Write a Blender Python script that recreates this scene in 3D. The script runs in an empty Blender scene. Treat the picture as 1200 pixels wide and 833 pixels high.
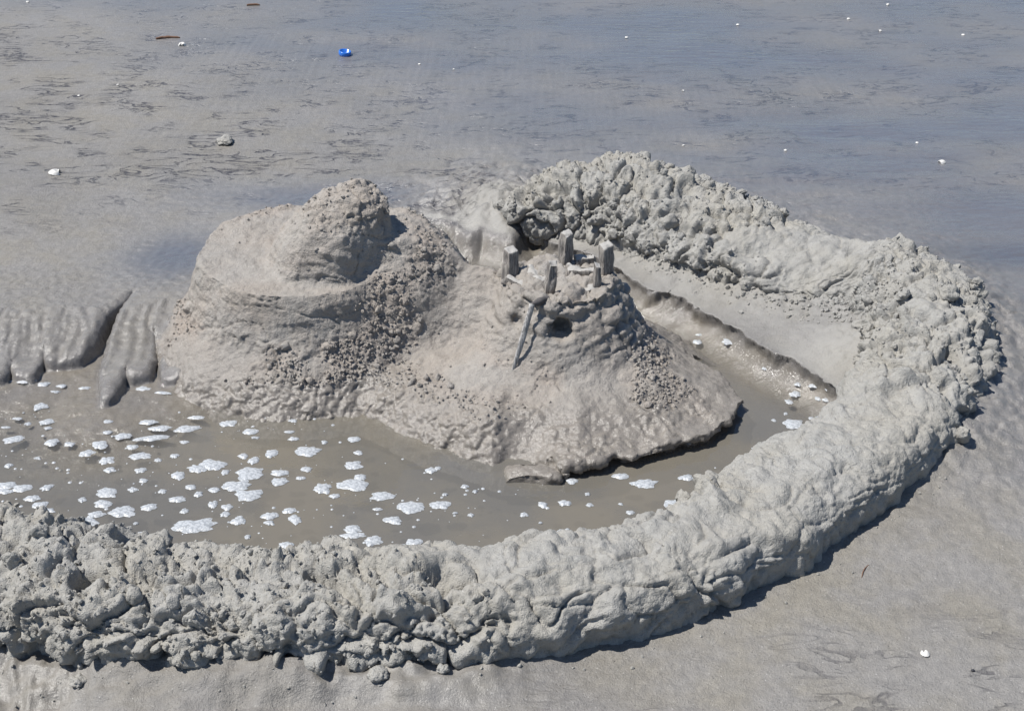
import bpy, math, random
import numpy as np

# ------------------------------------------------------------------ camera, sky, sun, exposure
CAM_H, PITCH, FPX = 1.65, math.radians(28), 1666.0          # standing eye height, 50 mm lens, 1200 px wide photograph
scene = bpy.context.scene
cam_data = bpy.data.cameras.new('camera')
cam_data.lens = 36.0 * FPX / 1200.0
cam_data.sensor_width = 36.0
cam_data.clip_start = 0.05
cam_data.clip_end = 2000.0
cam = bpy.data.objects.new('camera', cam_data)
scene.collection.objects.link(cam)
cam.location = (0, 0, CAM_H)
cam.rotation_euler = (math.pi / 2 - PITCH, 0, 0)
scene.camera = cam

SUN_EL, SUN_AZ = math.radians(60), math.radians(-98)        # azimuth from +Y (away from camera) towards +X
world = bpy.data.worlds.new('World')
scene.world = world
world.use_nodes = True
wn = world.node_tree
wn.nodes.clear()
sky = wn.nodes.new('ShaderNodeTexSky')
sky.sky_type = 'NISHITA'
sky.sun_disc = False
sky.sun_elevation = SUN_EL
sky.sun_rotation = SUN_AZ
sky.air_density = 1.0
sky.dust_density = 0.3
sky.ozone_density = 5.0
bg = wn.nodes.new('ShaderNodeBackground')
bg.inputs['Strength'].default_value = 0.082
wo = wn.nodes.new('ShaderNodeOutputWorld')
wn.links.new(sky.outputs[0], bg.inputs[0])
wn.links.new(bg.outputs[0], wo.inputs[0])

sun_data = bpy.data.lights.new('sun', 'SUN')
sun_data.energy = 5.0
sun_data.angle = math.radians(0.5)
sun_data.color = (1.0, 0.97, 0.92)
sun = bpy.data.objects.new('sun', sun_data)
scene.collection.objects.link(sun)
sdir = np.array([math.sin(SUN_AZ) * math.cos(SUN_EL), math.cos(SUN_AZ) * math.cos(SUN_EL), math.sin(SUN_EL)])
from mathutils import Vector, Matrix, Euler
sun.rotation_euler = Vector(sdir).to_track_quat('Z', 'Y').to_euler()
sun.location = Vector(sdir) * 10

scene.view_settings.view_transform = 'Standard'
scene.view_settings.look = 'None'
scene.view_settings.gamma = 1.0
scene.view_settings.exposure = 0.31

rng = np.random.default_rng(7)
random.seed(7)
COL = scene.collection
WATER_Z = -0.078


def G(u, v, z=0.0):
    """point at height z that the photograph shows at pixel (u, v)"""
    a = (u - 600.0) / FPX
    b = (416.5 - v) / FPX
    dy = math.cos(PITCH) + b * math.sin(PITCH)
    dz = -math.sin(PITCH) + b * math.cos(PITCH)
    t = (z - CAM_H) / dz
    return np.array([a * t, dy * t, z])


# ------------------------------------------------------------------ noise
_perm = rng.permutation(256).astype(np.int32)
_perm = np.concatenate([_perm, _perm, _perm])
_grad = rng.normal(size=(256, 3)).astype(np.float32)
_grad /= np.linalg.norm(_grad, axis=1)[:, None]
_cell = rng.random((256, 4)).astype(np.float32)


def _hash(i, j, k):
    return _perm[_perm[_perm[i & 255] + (j & 255)] + (k & 255)]


def perlin(p):
    p = np.asarray(p, np.float32)
    f0 = np.floor(p)
    i = f0.astype(np.int32)
    f = p - f0
    w = f * f * f * (f * (f * 6 - 15) + 10)
    out = 0
    for a in (0, 1):
        wx = w[:, 0] if a else 1 - w[:, 0]
        for b in (0, 1):
            wy = w[:, 1] if b else 1 - w[:, 1]
            for c in (0, 1):
                wz = w[:, 2] if c else 1 - w[:, 2]
                g = _grad[_hash(i[:, 0] + a, i[:, 1] + b, i[:, 2] + c)]
                d = (f[:, 0] - a) * g[:, 0] + (f[:, 1] - b) * g[:, 1] + (f[:, 2] - c) * g[:, 2]
                out = out + d * wx * wy * wz
    return out * 1.5


def fbm(p, oct=4, gain=0.5):
    p = np.asarray(p, np.float32)
    s, a = 0, 1.0
    for o in range(oct):
        s = s + a * perlin(p + 17.3 * o)
        p = p * 2.03
        a *= gain
    return s


def worley(p):
    """F1, F2 and a random number of the nearest cell"""
    p = np.asarray(p, np.float32)
    f0 = np.floor(p)
    i = f0.astype(np.int32)
    f = p - f0
    n = len(p)
    F1 = np.full(n, 9., np.float32)
    F2 = np.full(n, 9., np.float32)
    R = np.zeros(n, np.float32)
    for a in (-1, 0, 1):
        for b in (-1, 0, 1):
            for c in (-1, 0, 1):
                cr = _cell[_hash(i[:, 0] + a, i[:, 1] + b, i[:, 2] + c)]
                dx = a + cr[:, 0] - f[:, 0]
                dy = b + cr[:, 1] - f[:, 1]
                dz = c + cr[:, 2] - f[:, 2]
                d = dx * dx + dy * dy + dz * dz
                m = d < F1
                F2 = np.where(m, F1, np.minimum(F2, d))
                R = np.where(m, cr[:, 3], R)
                F1 = np.where(m, d, F1)
    return np.sqrt(F1), np.sqrt(F2), R


def lumps(p, size):
    """rounded clods packed side by side, 0 in the joints, about 1 on the tops"""
    q = p / size
    q = q + 0.35 * np.stack([perlin(q * 1.3 + 5), perlin(q * 1.3 + 31), perlin(q * 1.3 + 77)], 1)
    F1, F2, R = worley(q)
    e = np.clip((F2 - F1) / 0.55, 0, 1)
    return np.sqrt(np.clip(1 - (1 - e) ** 2, 0, 1)) * (0.25 + 0.75 * R), R


def chunks(p, size):
    """broken blocks with flat tops at uneven heights and narrow joints"""
    q = p / size
    q = q + 0.55 * np.stack([perlin(q * .9 + 15), perlin(q * .9 + 41), perlin(q * .9 + 97)], 1) + 0.18 * np.stack([perlin(q * 3 + 2), perlin(q * 3 + 8), perlin(q * 3 + 27)], 1)
    F1, F2, R = worley(q)
    e = np.clip((F2 - F1) / 0.30, 0, 1)
    e = 1 - (1 - e) ** 2.5
    return e * (0.15 + 0.85 * R), R


def sstep(a, b, x):
    t = np.clip((x - a) / (b - a), 0, 1)
    return t * t * (3 - 2 * t)


def gauss(x, y, cx, cy, rx, ry=None):
    ry = ry or rx
    return np.exp(-((x - cx) / rx) ** 2 - ((y - cy) / ry) ** 2)


# ------------------------------------------------------------------ meshes, materials, objects
def make_mesh(name, verts, faces, mat=None, attrs=None, smooth=True):
    """verts (n,3), faces (m,3) or (m,4) arrays"""
    verts = np.asarray(verts, np.float32)
    faces = np.asarray(faces, np.int32)
    me = bpy.data.meshes.new(name)
    k = faces.shape[1]
    me.vertices.add(len(verts))
    me.vertices.foreach_set('co', verts.ravel())
    me.loops.add(faces.size)
    me.loops.foreach_set('vertex_index', faces.ravel())
    me.polygons.add(len(faces))
    me.polygons.foreach_set('loop_start', np.arange(0, faces.size, k, dtype=np.int32))
    me.polygons.foreach_set('use_smooth', np.full(len(faces), smooth))
    me.update(calc_edges=True)
    if attrs:
        for an, av in attrs.items():
            at = me.attributes.new(an, 'FLOAT', 'POINT')
            at.data.foreach_set('value', np.asarray(av, np.float32).ravel())
    if mat:
        me.materials.append(mat)
    return me


def obj(name, me, parent=None, label=None, cat=None, group=None, kind=None, loc=None):
    o = bpy.data.objects.new(name, me)
    COL.objects.link(o)
    if parent:
        o.parent = parent
    if label:
        o['label'] = label
    if cat:
        o['category'] = cat
    if group:
        o['group'] = group
    if kind:
        o['kind'] = kind
    if loc is not None:
        o.location = loc
    return o


def vnormals(verts, faces):
    a, b, c = verts[faces[:, 0]], verts[faces[:, 1]], verts[faces[:, 2]]
    n = np.cross(b - a, c - a)
    if faces.shape[1] == 4:
        d = verts[faces[:, 3]]
        n = n + np.cross(c - a, d - a)
    vn = np.zeros_like(verts)
    for k in range(faces.shape[1]):
        for ax in range(3):
            vn[:, ax] += np.bincount(faces[:, k], n[:, ax], minlength=len(verts))
    return vn / (np.linalg.norm(vn, axis=1)[:, None] + 1e-12)


def grid_faces(nu, nv):
    i = np.arange(nu - 1)[:, None] * nv + np.arange(nv - 1)[None, :]
    return np.stack([i, i + nv, i + nv + 1, i + 1], -1).reshape(-1, 4)


class NT:
    def __init__(self, name):
        self.m = bpy.data.materials.new(name)
        self.m.use_nodes = True
        self.t = self.m.node_tree
        self.b = self.t.nodes['Principled BSDF']
        self.out = self.t.nodes['Material Output']

    def n(self, ty, **kw):
        x = self.t.nodes.new(ty)
        for k, v in kw.items():
            if k.startswith('i_'):
                x.inputs[k[2:].replace('_', ' ')].default_value = v
            else:
                setattr(x, k, v)
        return x

    def l(self, a, b):
        self.t.links.new(a, b)

    def math(self, op, a, b=None, c=None, clamp=False):
        x = self.n('ShaderNodeMath', operation=op, use_clamp=clamp)
        for k, v in enumerate((a, b, c)):
            if v is None:
                continue
            if hasattr(v, 'is_linked'):
                self.l(v, x.inputs[k])
            else:
                x.inputs[k].default_value = v
        return x.outputs[0]

    def noise(self, scale, detail=4, rough=0.55, vec=None, dist=0.0):
        x = self.n('ShaderNodeTexNoise')
        x.inputs['Scale'].default_value = scale
        x.inputs['Detail'].default_value = detail
        x.inputs['Roughness'].default_value = rough
        x.inputs['Distortion'].default_value = dist
        self.l(vec if vec is not None else self.pos(), x.inputs['Vector'])
        return x.outputs['Fac']

    def voro(self, scale, vec=None, feature='F1', out='Distance'):
        x = self.n('ShaderNodeTexVoronoi', feature=feature)
        x.inputs['Scale'].default_value = scale
        self.l(vec if vec is not None else self.pos(), x.inputs['Vector'])
        return x.outputs[out]

    def pos(self):
        if not hasattr(self, '_pos'):
            self._pos = self.n('ShaderNodeNewGeometry').outputs['Position']
        return self._pos

    def scaled(self, sx, sy, sz, vec=None, rot=0.0):
        x = self.n('ShaderNodeMapping')
        x.inputs['Scale'].default_value = (sx, sy, sz)
        x.inputs['Rotation'].default_value = (0, 0, rot)
        self.l(vec if vec is not None else self.pos(), x.inputs['Vector'])
        return x.outputs[0]

    def ramp(self, fac, a, b, v0=0.0, v1=1.0):
        x = self.n('ShaderNodeMapRange', interpolation_type='SMOOTHSTEP')
        self.l(fac, x.inputs['Value'])
        x.inputs['From Min'].default_value = a
        x.inputs['From Max'].default_value = b
        x.inputs['To Min'].default_value = v0
        x.inputs['To Max'].default_value = v1
        return x.outputs[0]

    def mix(self, fac, a, b, blend='MIX'):
        x = self.n('ShaderNodeMix', data_type='RGBA', blend_type=blend)
        if hasattr(fac, 'is_linked'):
            self.l(fac, x.inputs[0])
        else:
            x.inputs[0].default_value = fac
        for s, v in ((6, a), (7, b)):
            if hasattr(v, 'is_linked'):
                self.l(v, x.inputs[s])
            else:
                x.inputs[s].default_value = (*v, 1) if len(v) == 3 else v
        return x.outputs[2]

    def attr(self, name):
        return self.n('ShaderNodeAttribute', attribute_name=name).outputs['Fac']

    def bump(self, h, strength, dist, nrm=None):
        x = self.n('ShaderNodeBump')
        x.inputs['Strength'].default_value = strength
        x.inputs['Distance'].default_value = dist
        self.l(h, x.inputs['Height'])
        if nrm is not None:
            self.l(nrm, x.inputs['Normal'])
        return x.outputs[0]


def sand_material(name, dry, wet, warm, rough_dry=0.95, rough_wet=0.30, streaks=False, grain=1.0):
    k = NT(name)
    w = k.attr('wet')
    n1 = k.noise(6, 5, 0.6)
    n2 = k.noise(45, 4, 0.65)
    n3 = k.noise(420, 2, 0.6)
    c = k.mix(k.ramp(n1, 0.38, 0.66), dry, warm)
    c = k.mix(k.attr('hue'), c, (0.330, 0.278, 0.235))
    c = k.mix(w, c, wet)
    v = k.math('MULTIPLY_ADD', n2, 0.6, 0.70)
    v = k.math('MULTIPLY', v, k.math('MULTIPLY_ADD', n3, 0.55 * grain, 1 - 0.275 * grain))
    hsv = k.n('ShaderNodeHueSaturation')
    k.l(c, hsv.inputs['Color'])
    k.l(v, hsv.inputs['Value'])
    col = hsv.outputs[0]
    # single dark and pale grains
    sp = k.n('ShaderNodeTexVoronoi')
    sp.inputs['Scale'].default_value = 260
    k.l(k.pos(), sp.inputs['Vector'])
    sel = k.n('ShaderNodeSeparateColor')
    k.l(sp.outputs['Color'], sel.inputs[0])
    dk = k.math('MULTIPLY', k.ramp(sel.outputs[0], 0.93, 0.96), k.ramp(sp.outputs['Distance'], 0.5, 0.2))
    col = k.mix(k.math('MULTIPLY', dk, 0.45), col, (0.05, 0.045, 0.04))
    pk = k.math('MULTIPLY', k.ramp(sel.outputs[1], 0.95, 0.98), k.ramp(sp.outputs['Distance'], 0.4, 0.2))
    col = k.mix(k.math('MULTIPLY', pk, 0.28), col, (0.7, 0.68, 0.64))
    n4 = k.noise(150, 3, 0.7)
    h = k.math('ADD', k.math('MULTIPLY', n2, 0.6), k.math('MULTIPLY_ADD', n4, 0.9, k.math('MULTIPLY', n3, 0.45)))
    rg = k.math('MULTIPLY_ADD', k.math('SUBTRACT', k.noise(25, 3), 0.5), 0.25,
                k.math('MULTIPLY_ADD', w, rough_wet - rough_dry, rough_dry))
    if streaks:
        film = k.attr('film')
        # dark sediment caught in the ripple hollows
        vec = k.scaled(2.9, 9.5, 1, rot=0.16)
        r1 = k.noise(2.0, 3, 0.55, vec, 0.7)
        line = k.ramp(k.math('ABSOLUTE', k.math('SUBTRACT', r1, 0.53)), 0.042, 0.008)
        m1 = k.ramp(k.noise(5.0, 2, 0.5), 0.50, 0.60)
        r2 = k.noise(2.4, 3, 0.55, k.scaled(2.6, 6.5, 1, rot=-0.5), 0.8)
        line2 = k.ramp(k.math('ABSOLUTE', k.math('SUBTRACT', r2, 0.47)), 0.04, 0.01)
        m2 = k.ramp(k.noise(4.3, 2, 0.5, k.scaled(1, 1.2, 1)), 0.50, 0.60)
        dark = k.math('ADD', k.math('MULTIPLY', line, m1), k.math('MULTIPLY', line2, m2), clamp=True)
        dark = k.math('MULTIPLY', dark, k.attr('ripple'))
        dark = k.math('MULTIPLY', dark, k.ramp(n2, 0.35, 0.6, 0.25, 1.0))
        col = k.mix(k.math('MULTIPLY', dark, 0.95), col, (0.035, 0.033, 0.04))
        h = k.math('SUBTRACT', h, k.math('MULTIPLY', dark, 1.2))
        col = k.mix(k.math('MULTIPLY', k.attr('mud'), 0.9), col, (0.05, 0.05, 0.052))
        col = k.mix(k.attr('tan'), col, (0.195, 0.168, 0.122))
        col = k.mix(k.attr('pale'), col, (0.310, 0.297, 0.268))
        rg = k.math('MULTIPLY_ADD', film, -0.42, rg)
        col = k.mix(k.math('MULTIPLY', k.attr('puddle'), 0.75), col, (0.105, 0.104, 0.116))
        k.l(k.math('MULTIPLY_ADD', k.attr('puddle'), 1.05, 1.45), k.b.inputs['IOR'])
        rg = k.math('MAXIMUM', rg, 0.10)
        ri = k.noise(9, 3, 0.5, k.scaled(1, 3.2, 1, rot=0.15), 0.6)
        nb = k.bump(ri, 0.35, 0.012)
        st = k.math('MULTIPLY_ADD', film, -0.85, 1.0, clamp=True)
        b2 = k.n('ShaderNodeBump')
        b2.inputs['Distance'].default_value = 0.0035
        k.l(st, b2.inputs['Strength'])
        k.l(h, b2.inputs['Height'])
        k.l(nb, b2.inputs['Normal'])
        k.l(b2.outputs[0], k.b.inputs['Normal'])
    else:
        st = k.math('MULTIPLY_ADD', w, -0.55, 1.0, clamp=True)
        b2 = k.n('ShaderNodeBump')
        b2.inputs['Distance'].default_value = 0.0058
        k.l(st, b2.inputs['Strength'])
        k.l(h, b2.inputs['Height'])
        k.l(b2.outputs[0], k.b.inputs['Normal'])
    k.l(col, k.b.inputs['Base Color'])
    k.l(rg, k.b.inputs['Roughness'])
    return k.m


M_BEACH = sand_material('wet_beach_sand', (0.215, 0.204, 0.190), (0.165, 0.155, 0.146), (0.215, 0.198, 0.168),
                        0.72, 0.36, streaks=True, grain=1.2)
M_WALL = sand_material('grey_damp_sand', (0.325, 0.316, 0.294), (0.238, 0.228, 0.208), (0.325, 0.308, 0.272), 0.92, 0.40)
M_CASTLE = sand_material('castle_sand', (0.325, 0.302, 0.274), (0.210, 0.190, 0.166), (0.325, 0.287, 0.248), 0.92, 0.24)

# ------------------------------------------------------------------ rampart path (crest pixel, crest height, half width)
path_px = [(-760, 525, .145, .155), (-160, 588, .145, .155), (0, 606, .14, .15), (150, 640, .135, .145), (300, 650, .13, .14), (450, 648, .13, .14),
           (560, 646, .125, .135), (640, 640, .12, .13), (720, 628, .115, .13), (792, 611, .11, .13), (868, 577, .105, .135),
           (945, 532, .105, .14), (1015, 488, .11, .14), (1062, 436, .12, .14), (1088, 382, .13, .14), (1090, 335, .135, .145),
           (1052, 303, .13, .14), (1000, 292, .115, .13), (940, 277, .11, .13), (880, 254, .12, .14),
           (820, 230, .135, .15), (770, 208, .15, .16), (730, 190, .165, .16), (685, 192, .145, .15), (640, 202, .11, .13), (606, 218, .05, .10), (585, 228, .0, .06)]
ctrl = np.array([np.append(G(u, v, .75 * h)[:2], (h, w)) for u, v, h, w in path_px])
_t = np.gradient(ctrl[:, :2], axis=0)
_ny = np.abs(_t[:, 0]) / np.linalg.norm(_t, axis=1)
ctrl[:, 1] -= .67 * ctrl[:, 3] * _ny ** 2                   # the skyline lies on the far shoulder of the bank


def catmull(P, per=40):
    out = []
    Q = np.vstack([2 * P[0] - P[1], P, 2 * P[-1] - P[-2]])
    for i in range(1, len(Q) - 2):
        t = np.linspace(0, 1, per, endpoint=False)[:, None]
        a, b, c, d = Q[i - 1], Q[i], Q[i + 1], Q[i + 2]
        out.append(0.5 * (2 * b + (c - a) * t + (2 * a - 5 * b + 4 * c - d) * t ** 2 + (3 * b - 3 * c + d - a) * t ** 3))
    out.append(P[-1:])
    return np.vstack(out)


cid = np.arange(len(ctrl), dtype=float)[:, None]
dense = catmull(np.hstack([ctrl, cid]))
for _ in range(60):                                         # ease the corners of the path
    dense[1:-1] = 0.25 * dense[:-2] + 0.5 * dense[1:-1] + 0.25 * dense[2:]
seg = np.r_[0, np.cumsum(np.linalg.norm(np.diff(dense[:, :2], axis=0), axis=1))]
WL = seg[-1]


def resample(step):
    n = int(WL / step)
    s = np.linspace(0, WL, n)
    return s, np.stack([np.interp(s, seg, dense[:, k]) for k in range(5)], 1)


def poly_sd(x, y, poly):
    """signed distance to polygon, positive inside"""
    P = np.asarray(poly, float)[:, :2]
    d2 = np.full(x.shape, 1e9)
    ins = np.zeros(x.shape, bool)
    for i in range(len(P)):
        a, b = P[i], P[(i + 1) % len(P)]
        ex, ey = b - a
        wx, wy = x - a[0], y - a[1]
        t = np.clip((wx * ex + wy * ey) / (ex * ex + ey * ey + 1e-12), 0, 1)
        d2 = np.minimum(d2, (wx - ex * t) ** 2 + (wy - ey * t) ** 2)
        cond = ((a[1] <= y) & (b[1] > y)) | ((b[1] <= y) & (a[1] > y))
        xs = a[0] + (y - a[1]) / (ey if abs(ey) > 1e-9 else 1e-9) * ex
        ins ^= cond & (x < xs)
    return np.where(ins, 1, -1) * np.sqrt(d2)


def line_d(x, y, pts):
    d2 = np.full(x.shape, 1e9)
    for a, b in zip(pts[:-1], pts[1:]):
        ex, ey = (b - a)[:2]
        wx, wy = x - a[0], y - a[1]
        t = np.clip((wx * ex + wy * ey) / (ex * ex + ey * ey + 1e-12), 0, 1)
        d2 = np.minimum(d2, (wx - ex * t) ** 2 + (wy - ey * t) ** 2)
    return np.sqrt(d2)


# ------------------------------------------------------------------ moat outline
left_edge = [(-420, 436), (-200, 428), (-60, 434), (0, 430), (12, 414), (17, 425), (34, 429), (43, 414), (50, 404), (56, 414), (90, 410), (106, 398),
             (122, 374), (156, 350), (141, 373), (126, 400), (118, 425), (120, 456), (128, 452), (146, 426), (152, 431), (170, 428), (178, 412),
             (180, 386), (186, 404), (192, 432)]
back_edge = [(420, 300), (450, 262), (490, 250), (530, 254), (552, 266), (566, 263), (580, 268), (598, 272), (612, 260), (634, 256), (650, 270), (668, 280), (692, 284), (726, 302),
             (746, 318), (768, 331), (788, 334), (806, 341), (828, 352), (850, 364), (872, 378), (905, 397), (940, 414), (975, 432), (1000, 447), (1019, 461)]
moat = [G(u, v, -.02)[:2] for u, v in left_edge]
moat += [np.array(q) for q in ((-.62, 3.12), (-.42, 3.30), (-.33, 3.55))]
moat += [G(u, v, 0)[:2] for u, v in back_edge]
_s, _p = resample(0.15)
inner = [q[:2] for q in _p if q[4] < 12.6][::-1]
moat += inner + [np.array((-2.6, 2.2))]
moat = np.array(moat)
back_line = np.array([G(u, v, 0)[:2] for u, v in back_edge])

# ------------------------------------------------------------------ ground sheet


def spread(a, b, step, lo, hi, grow):
    core = np.arange(a, b, step)
    r, s, x = [], step, core[-1]
    while x < hi:
        s *= grow
        x += s
        r.append(x)
    l, s, x = [], step, core[0]
    while x > lo:
        s *= grow
        x -= s
        l.append(x)
    return np.r_[l[::-1], core, r]


gx = spread(-1.45, 1.35, 0.0055, -400, 400, 1.12)
gy = spread(1.68, 4.15, 0.0055, -60, 700, 1.055)
X, Y = [a.ravel() for a in np.meshgrid(gx, gy, indexing='ij')]


def ground_height(X, Y):
    p2 = np.stack([X, Y, np.zeros_like(X)], 1)
    near = (np.abs(X) < 3.5) & (Y > 1.2) & (Y < 6)
    z = np.zeros_like(X)
    z += 0.010 * perlin(p2 * 1.1 + 3) * near + 0.004 * perlin(p2 * 4.0 + 9) * near
    # ripples running across the beach
    rp = perlin(np.stack([X * 2.2 + 0.5 * Y, Y * 9 + 1.2 * perlin(p2 * 2.0 + 40), 0 * X], 1))
    z += 0.0045 * rp * sstep(3.3, 4.2, Y) * near
    wob = 0.012 * perlin(p2 * 11) + 0.009 * perlin(p2 * 27) + 0.005 * perlin(p2 * 55) + 0.003 * perlin(p2 * 90)
    # slumping lip of the near bank and the shelf under the back rampart
    sd = np.full(X.shape, -9.0)
    sel = near
    sd[sel] = poly_sd(X[sel], Y[sel], moat)
    left = sstep(-.66, -.80, X) * sstep(3.7, 3.5, Y)
    wx_ = X + .012 * perlin(p2 * 9) + .12 * (Y - 3.2)
    f1 = 1 - 2 * np.abs(perlin(np.stack([wx_ * 15, Y * 2.0, 0 * X + 4], 1)))
    f2 = 1 - 2 * np.abs(perlin(np.stack([wx_ * 36, Y * 3.0, 0 * X + 9], 1)))
    sd_w = sd + wob * (1 - left) * 1.2 + left * 0.003 * perlin(p2 * 40)
    bank = np.clip((3.375 + .02 * perlin(p2 * 5) + .006 * perlin(p2 * 25) + .05 * sstep(-1.02, -.9, X) - Y) / .20, 0, 1)
    lip = bank * left
    z -= lip * 0.040
    amp = sstep(0, .10, bank) * sstep(0.02, -.02, sd) * left
    z += amp * (0.006 * (f1 - .5) + 0.0075 * (f2 - .5) + .0034 * perlin(np.stack([wx_ * 90, Y * 9, 0 * X], 1)) + .0015 * perlin(p2 * 60))
    z -= left * sstep(-.03, 0, sd) ** 2 * 0.010
    # shelf rising to the back rampart
    s_, p_ = resample(0.05)
    bl = p_[p_[:, 4] > 12.5][:, :2]
    dw = np.full(X.shape, 9.0)
    dw[sel] = line_d(X[sel], Y[sel], bl)
    db = np.full(X.shape, 9.0)
    db[sel] = line_d(X[sel], Y[sel], back_line)
    z += 0.06 * np.exp(-(dw / .22) ** 2) * sstep(0.0, 0.16, db)
    z += 0.010 * fbm(p2 * 12 + 3, 4) * np.exp(-(dw / .3) ** 2) * sstep(0, .06, db)
    lz, _ = lumps(p2[sel] + 6.6, .035)
    cz_, _ = chunks(p2[sel] + 1.7, .09)
    nearbank = np.exp(-(dw[sel] / .27) ** 2) * sstep(.02, .10, db[sel]) * sstep(-.3, .3, perlin(p2[sel] * 6 + 20) + .5 * sstep(.3, .15, dw[sel]))
    z[sel] += nearbank * (.012 * (lz - .35) + .016 * (cz_ - .4)) + .007 * fbm(p2[sel] * 22, 4, .6) * np.exp(-(dw[sel] / .40) ** 2) * sstep(0, .05, db[sel])
    fl = p_[p_[:, 4] < 7][:, :2]
    df_ = line_d(X[sel], Y[sel], fl)
    toe = sstep(.26, .11, df_ + .035 * perlin(p2[sel] * 7) + .02 * perlin(p2[sel] * 22)) * sstep(.15, -.1, X[sel]) * (sd[sel] < -.1)
    z[sel] += toe * (.030 + .016 * fbm(p2[sel] * 16, 3))
    z -= .017 * sstep(.13, .0, db) * sstep(.0, .12, X) * (sd < .03)
    # drop into the moat
    gentle = sstep(.06, -.06, X) * sstep(3.4, 3.6, Y)
    drop = sstep(-.004 - .05 * gentle, .019 - .007 * left + .05 * gentle, sd_w)
    z += gentle * .008 * (f1 - .5) * sstep(-.12, -.02, sd) * sstep(.06, 0, sd)
    floor_l = -0.066 - 0.05 * sstep(.02, .35, sd)
    floor_b = -0.034 - 0.038 * sstep(.0, .045, sd) - .025 * sstep(.03, .09, sd) - 0.04 * sstep(.08, .3, sd)
    flr = np.where(left > .02, floor_l * left + floor_b * (1 - left), floor_b) + 0.003 * perlin(p2 * 12)
    z = np.where(sd_w > -.06, z * (1 - drop) + drop * flr, z)
    # small cave-ins under the back ledge
    z += drop * 0.014 * np.clip(perlin(p2 * 15 + 60), 0, 1) * sstep(.07, .02, sd) * (1 - left)
    # trampled mud in front of the near rampart
    fr = sstep(2.15, 1.95, Y) * sstep(.1, -.15, X) * (X > -3) * near
    z += fr * (0.018 * np.clip(fbm(np.stack([X * 5, Y * 11, 0 * X], 1), 3), -0.3, 1))
    z += (0.0016 + .0016 * left) * fbm(p2 * 45 + 8, 3) * near
    return z, sd, left, sd_w


Z, SD, LEFT, SDW = ground_height(X, Y)
P2 = np.stack([X, Y, 0 * X], 1)
# the lip of the bank overhangs the moat a little
nb_ = np.abs(SD) < .06
e_ = .002
gxs = (poly_sd(X[nb_] + e_, Y[nb_], moat) - SD[nb_]) / e_
gys = (poly_sd(X[nb_], Y[nb_] + e_, moat) - SD[nb_]) / e_
w_ = SDW[nb_]
over = sstep(-.07, -.004, w_) * np.clip((.019 - w_) / .023, 0, 1)
over *= .011 * LEFT[nb_] + (.029 + .012 * perlin(P2[nb_] * 8 + 33)) * (1 - LEFT[nb_]) * sstep(0, .1, X[nb_])
OX, OY = X.copy(), Y.copy()
OX[nb_] += gxs * over
OY[nb_] += gys * over
big = fbm(P2 * 0.9 + 21, 4)
wet = 0.45 + 0.5 * fbm(P2 * 1.7 + 5, 3)
wet = np.clip(wet, 0, 1) * 0.7
wet = np.maximum(wet, sstep(-.05, 0.01, SD))
wet = np.maximum(wet, .35 * LEFT * sstep(3.42, 3.30, Y))
wet -= 0.5 * gauss(X, Y, .75, 1.95, .5, .35)
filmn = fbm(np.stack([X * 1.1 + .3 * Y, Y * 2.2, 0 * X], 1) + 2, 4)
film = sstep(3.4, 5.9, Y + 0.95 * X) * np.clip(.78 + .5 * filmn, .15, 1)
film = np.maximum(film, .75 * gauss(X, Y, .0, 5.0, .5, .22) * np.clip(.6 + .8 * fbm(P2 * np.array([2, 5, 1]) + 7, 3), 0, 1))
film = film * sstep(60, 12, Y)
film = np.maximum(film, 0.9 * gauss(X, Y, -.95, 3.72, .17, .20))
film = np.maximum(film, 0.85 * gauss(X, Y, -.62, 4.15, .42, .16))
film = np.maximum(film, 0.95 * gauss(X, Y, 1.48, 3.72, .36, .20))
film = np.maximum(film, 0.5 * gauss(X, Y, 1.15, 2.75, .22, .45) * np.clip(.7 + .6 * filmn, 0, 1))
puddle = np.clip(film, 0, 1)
film = np.maximum(film, 0.55 * LEFT * sstep(3.42, 3.30, Y))
film = np.maximum(film, 0.50 * sstep(-.01, 0.02, SD))
film = np.maximum(film, 0.62 * gauss(X, Y, -.12, 1.88, .22, .09))
film = np.maximum(film, 0.55 * gauss(X, Y, -.85, 1.97, .18, .05))
film = np.maximum(film, 0.45 * gauss(X, Y, -.12, 3.98, .22, .10))
film = np.clip(film, 0, 1)
_bp = resample(0.05)[1]
_bp = _bp[_bp[:, 4] > 12.5][:, :2]
nb2 = (np.abs(X) < 2.5) & (Y > 2) & (Y < 5)
dwb = np.full(X.shape, 9.0)
dwb[nb2] = line_d(X[nb2], Y[nb2], _bp)
inring = poly_sd(X, Y, np.vstack([back_line, _bp])) > -.02          # shelf of shovelled sand between ledge and back bank
pale = np.clip(inring * sstep(.55, .15, dwb) * sstep(.004, -.012, SD) * (.75 + .4 * fbm(P2 * 5, 3)), 0, 1) * .85
wet = np.clip(wet - .5 * pale, 0, 1)
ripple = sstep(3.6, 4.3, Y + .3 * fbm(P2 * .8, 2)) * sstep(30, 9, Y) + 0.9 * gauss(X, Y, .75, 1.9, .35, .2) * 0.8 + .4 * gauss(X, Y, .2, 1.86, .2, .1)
mud = 0.75 * gauss(X, Y, 1.42, 3.72, .30, .10) + 0.5 * gauss(X, Y, -.98, 3.70, .14, .16) \
    + 0.5 * gauss(X, Y, -.92, 2.62, .16, .10) * np.clip(.6 + fbm(P2 * 6, 3), 0, 1)
tan = 0.55 * sstep(.0, .03, SD) * np.clip(0.75 + 0.6 * fbm(P2 * 7 + 50, 3), 0.1, 1)
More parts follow.
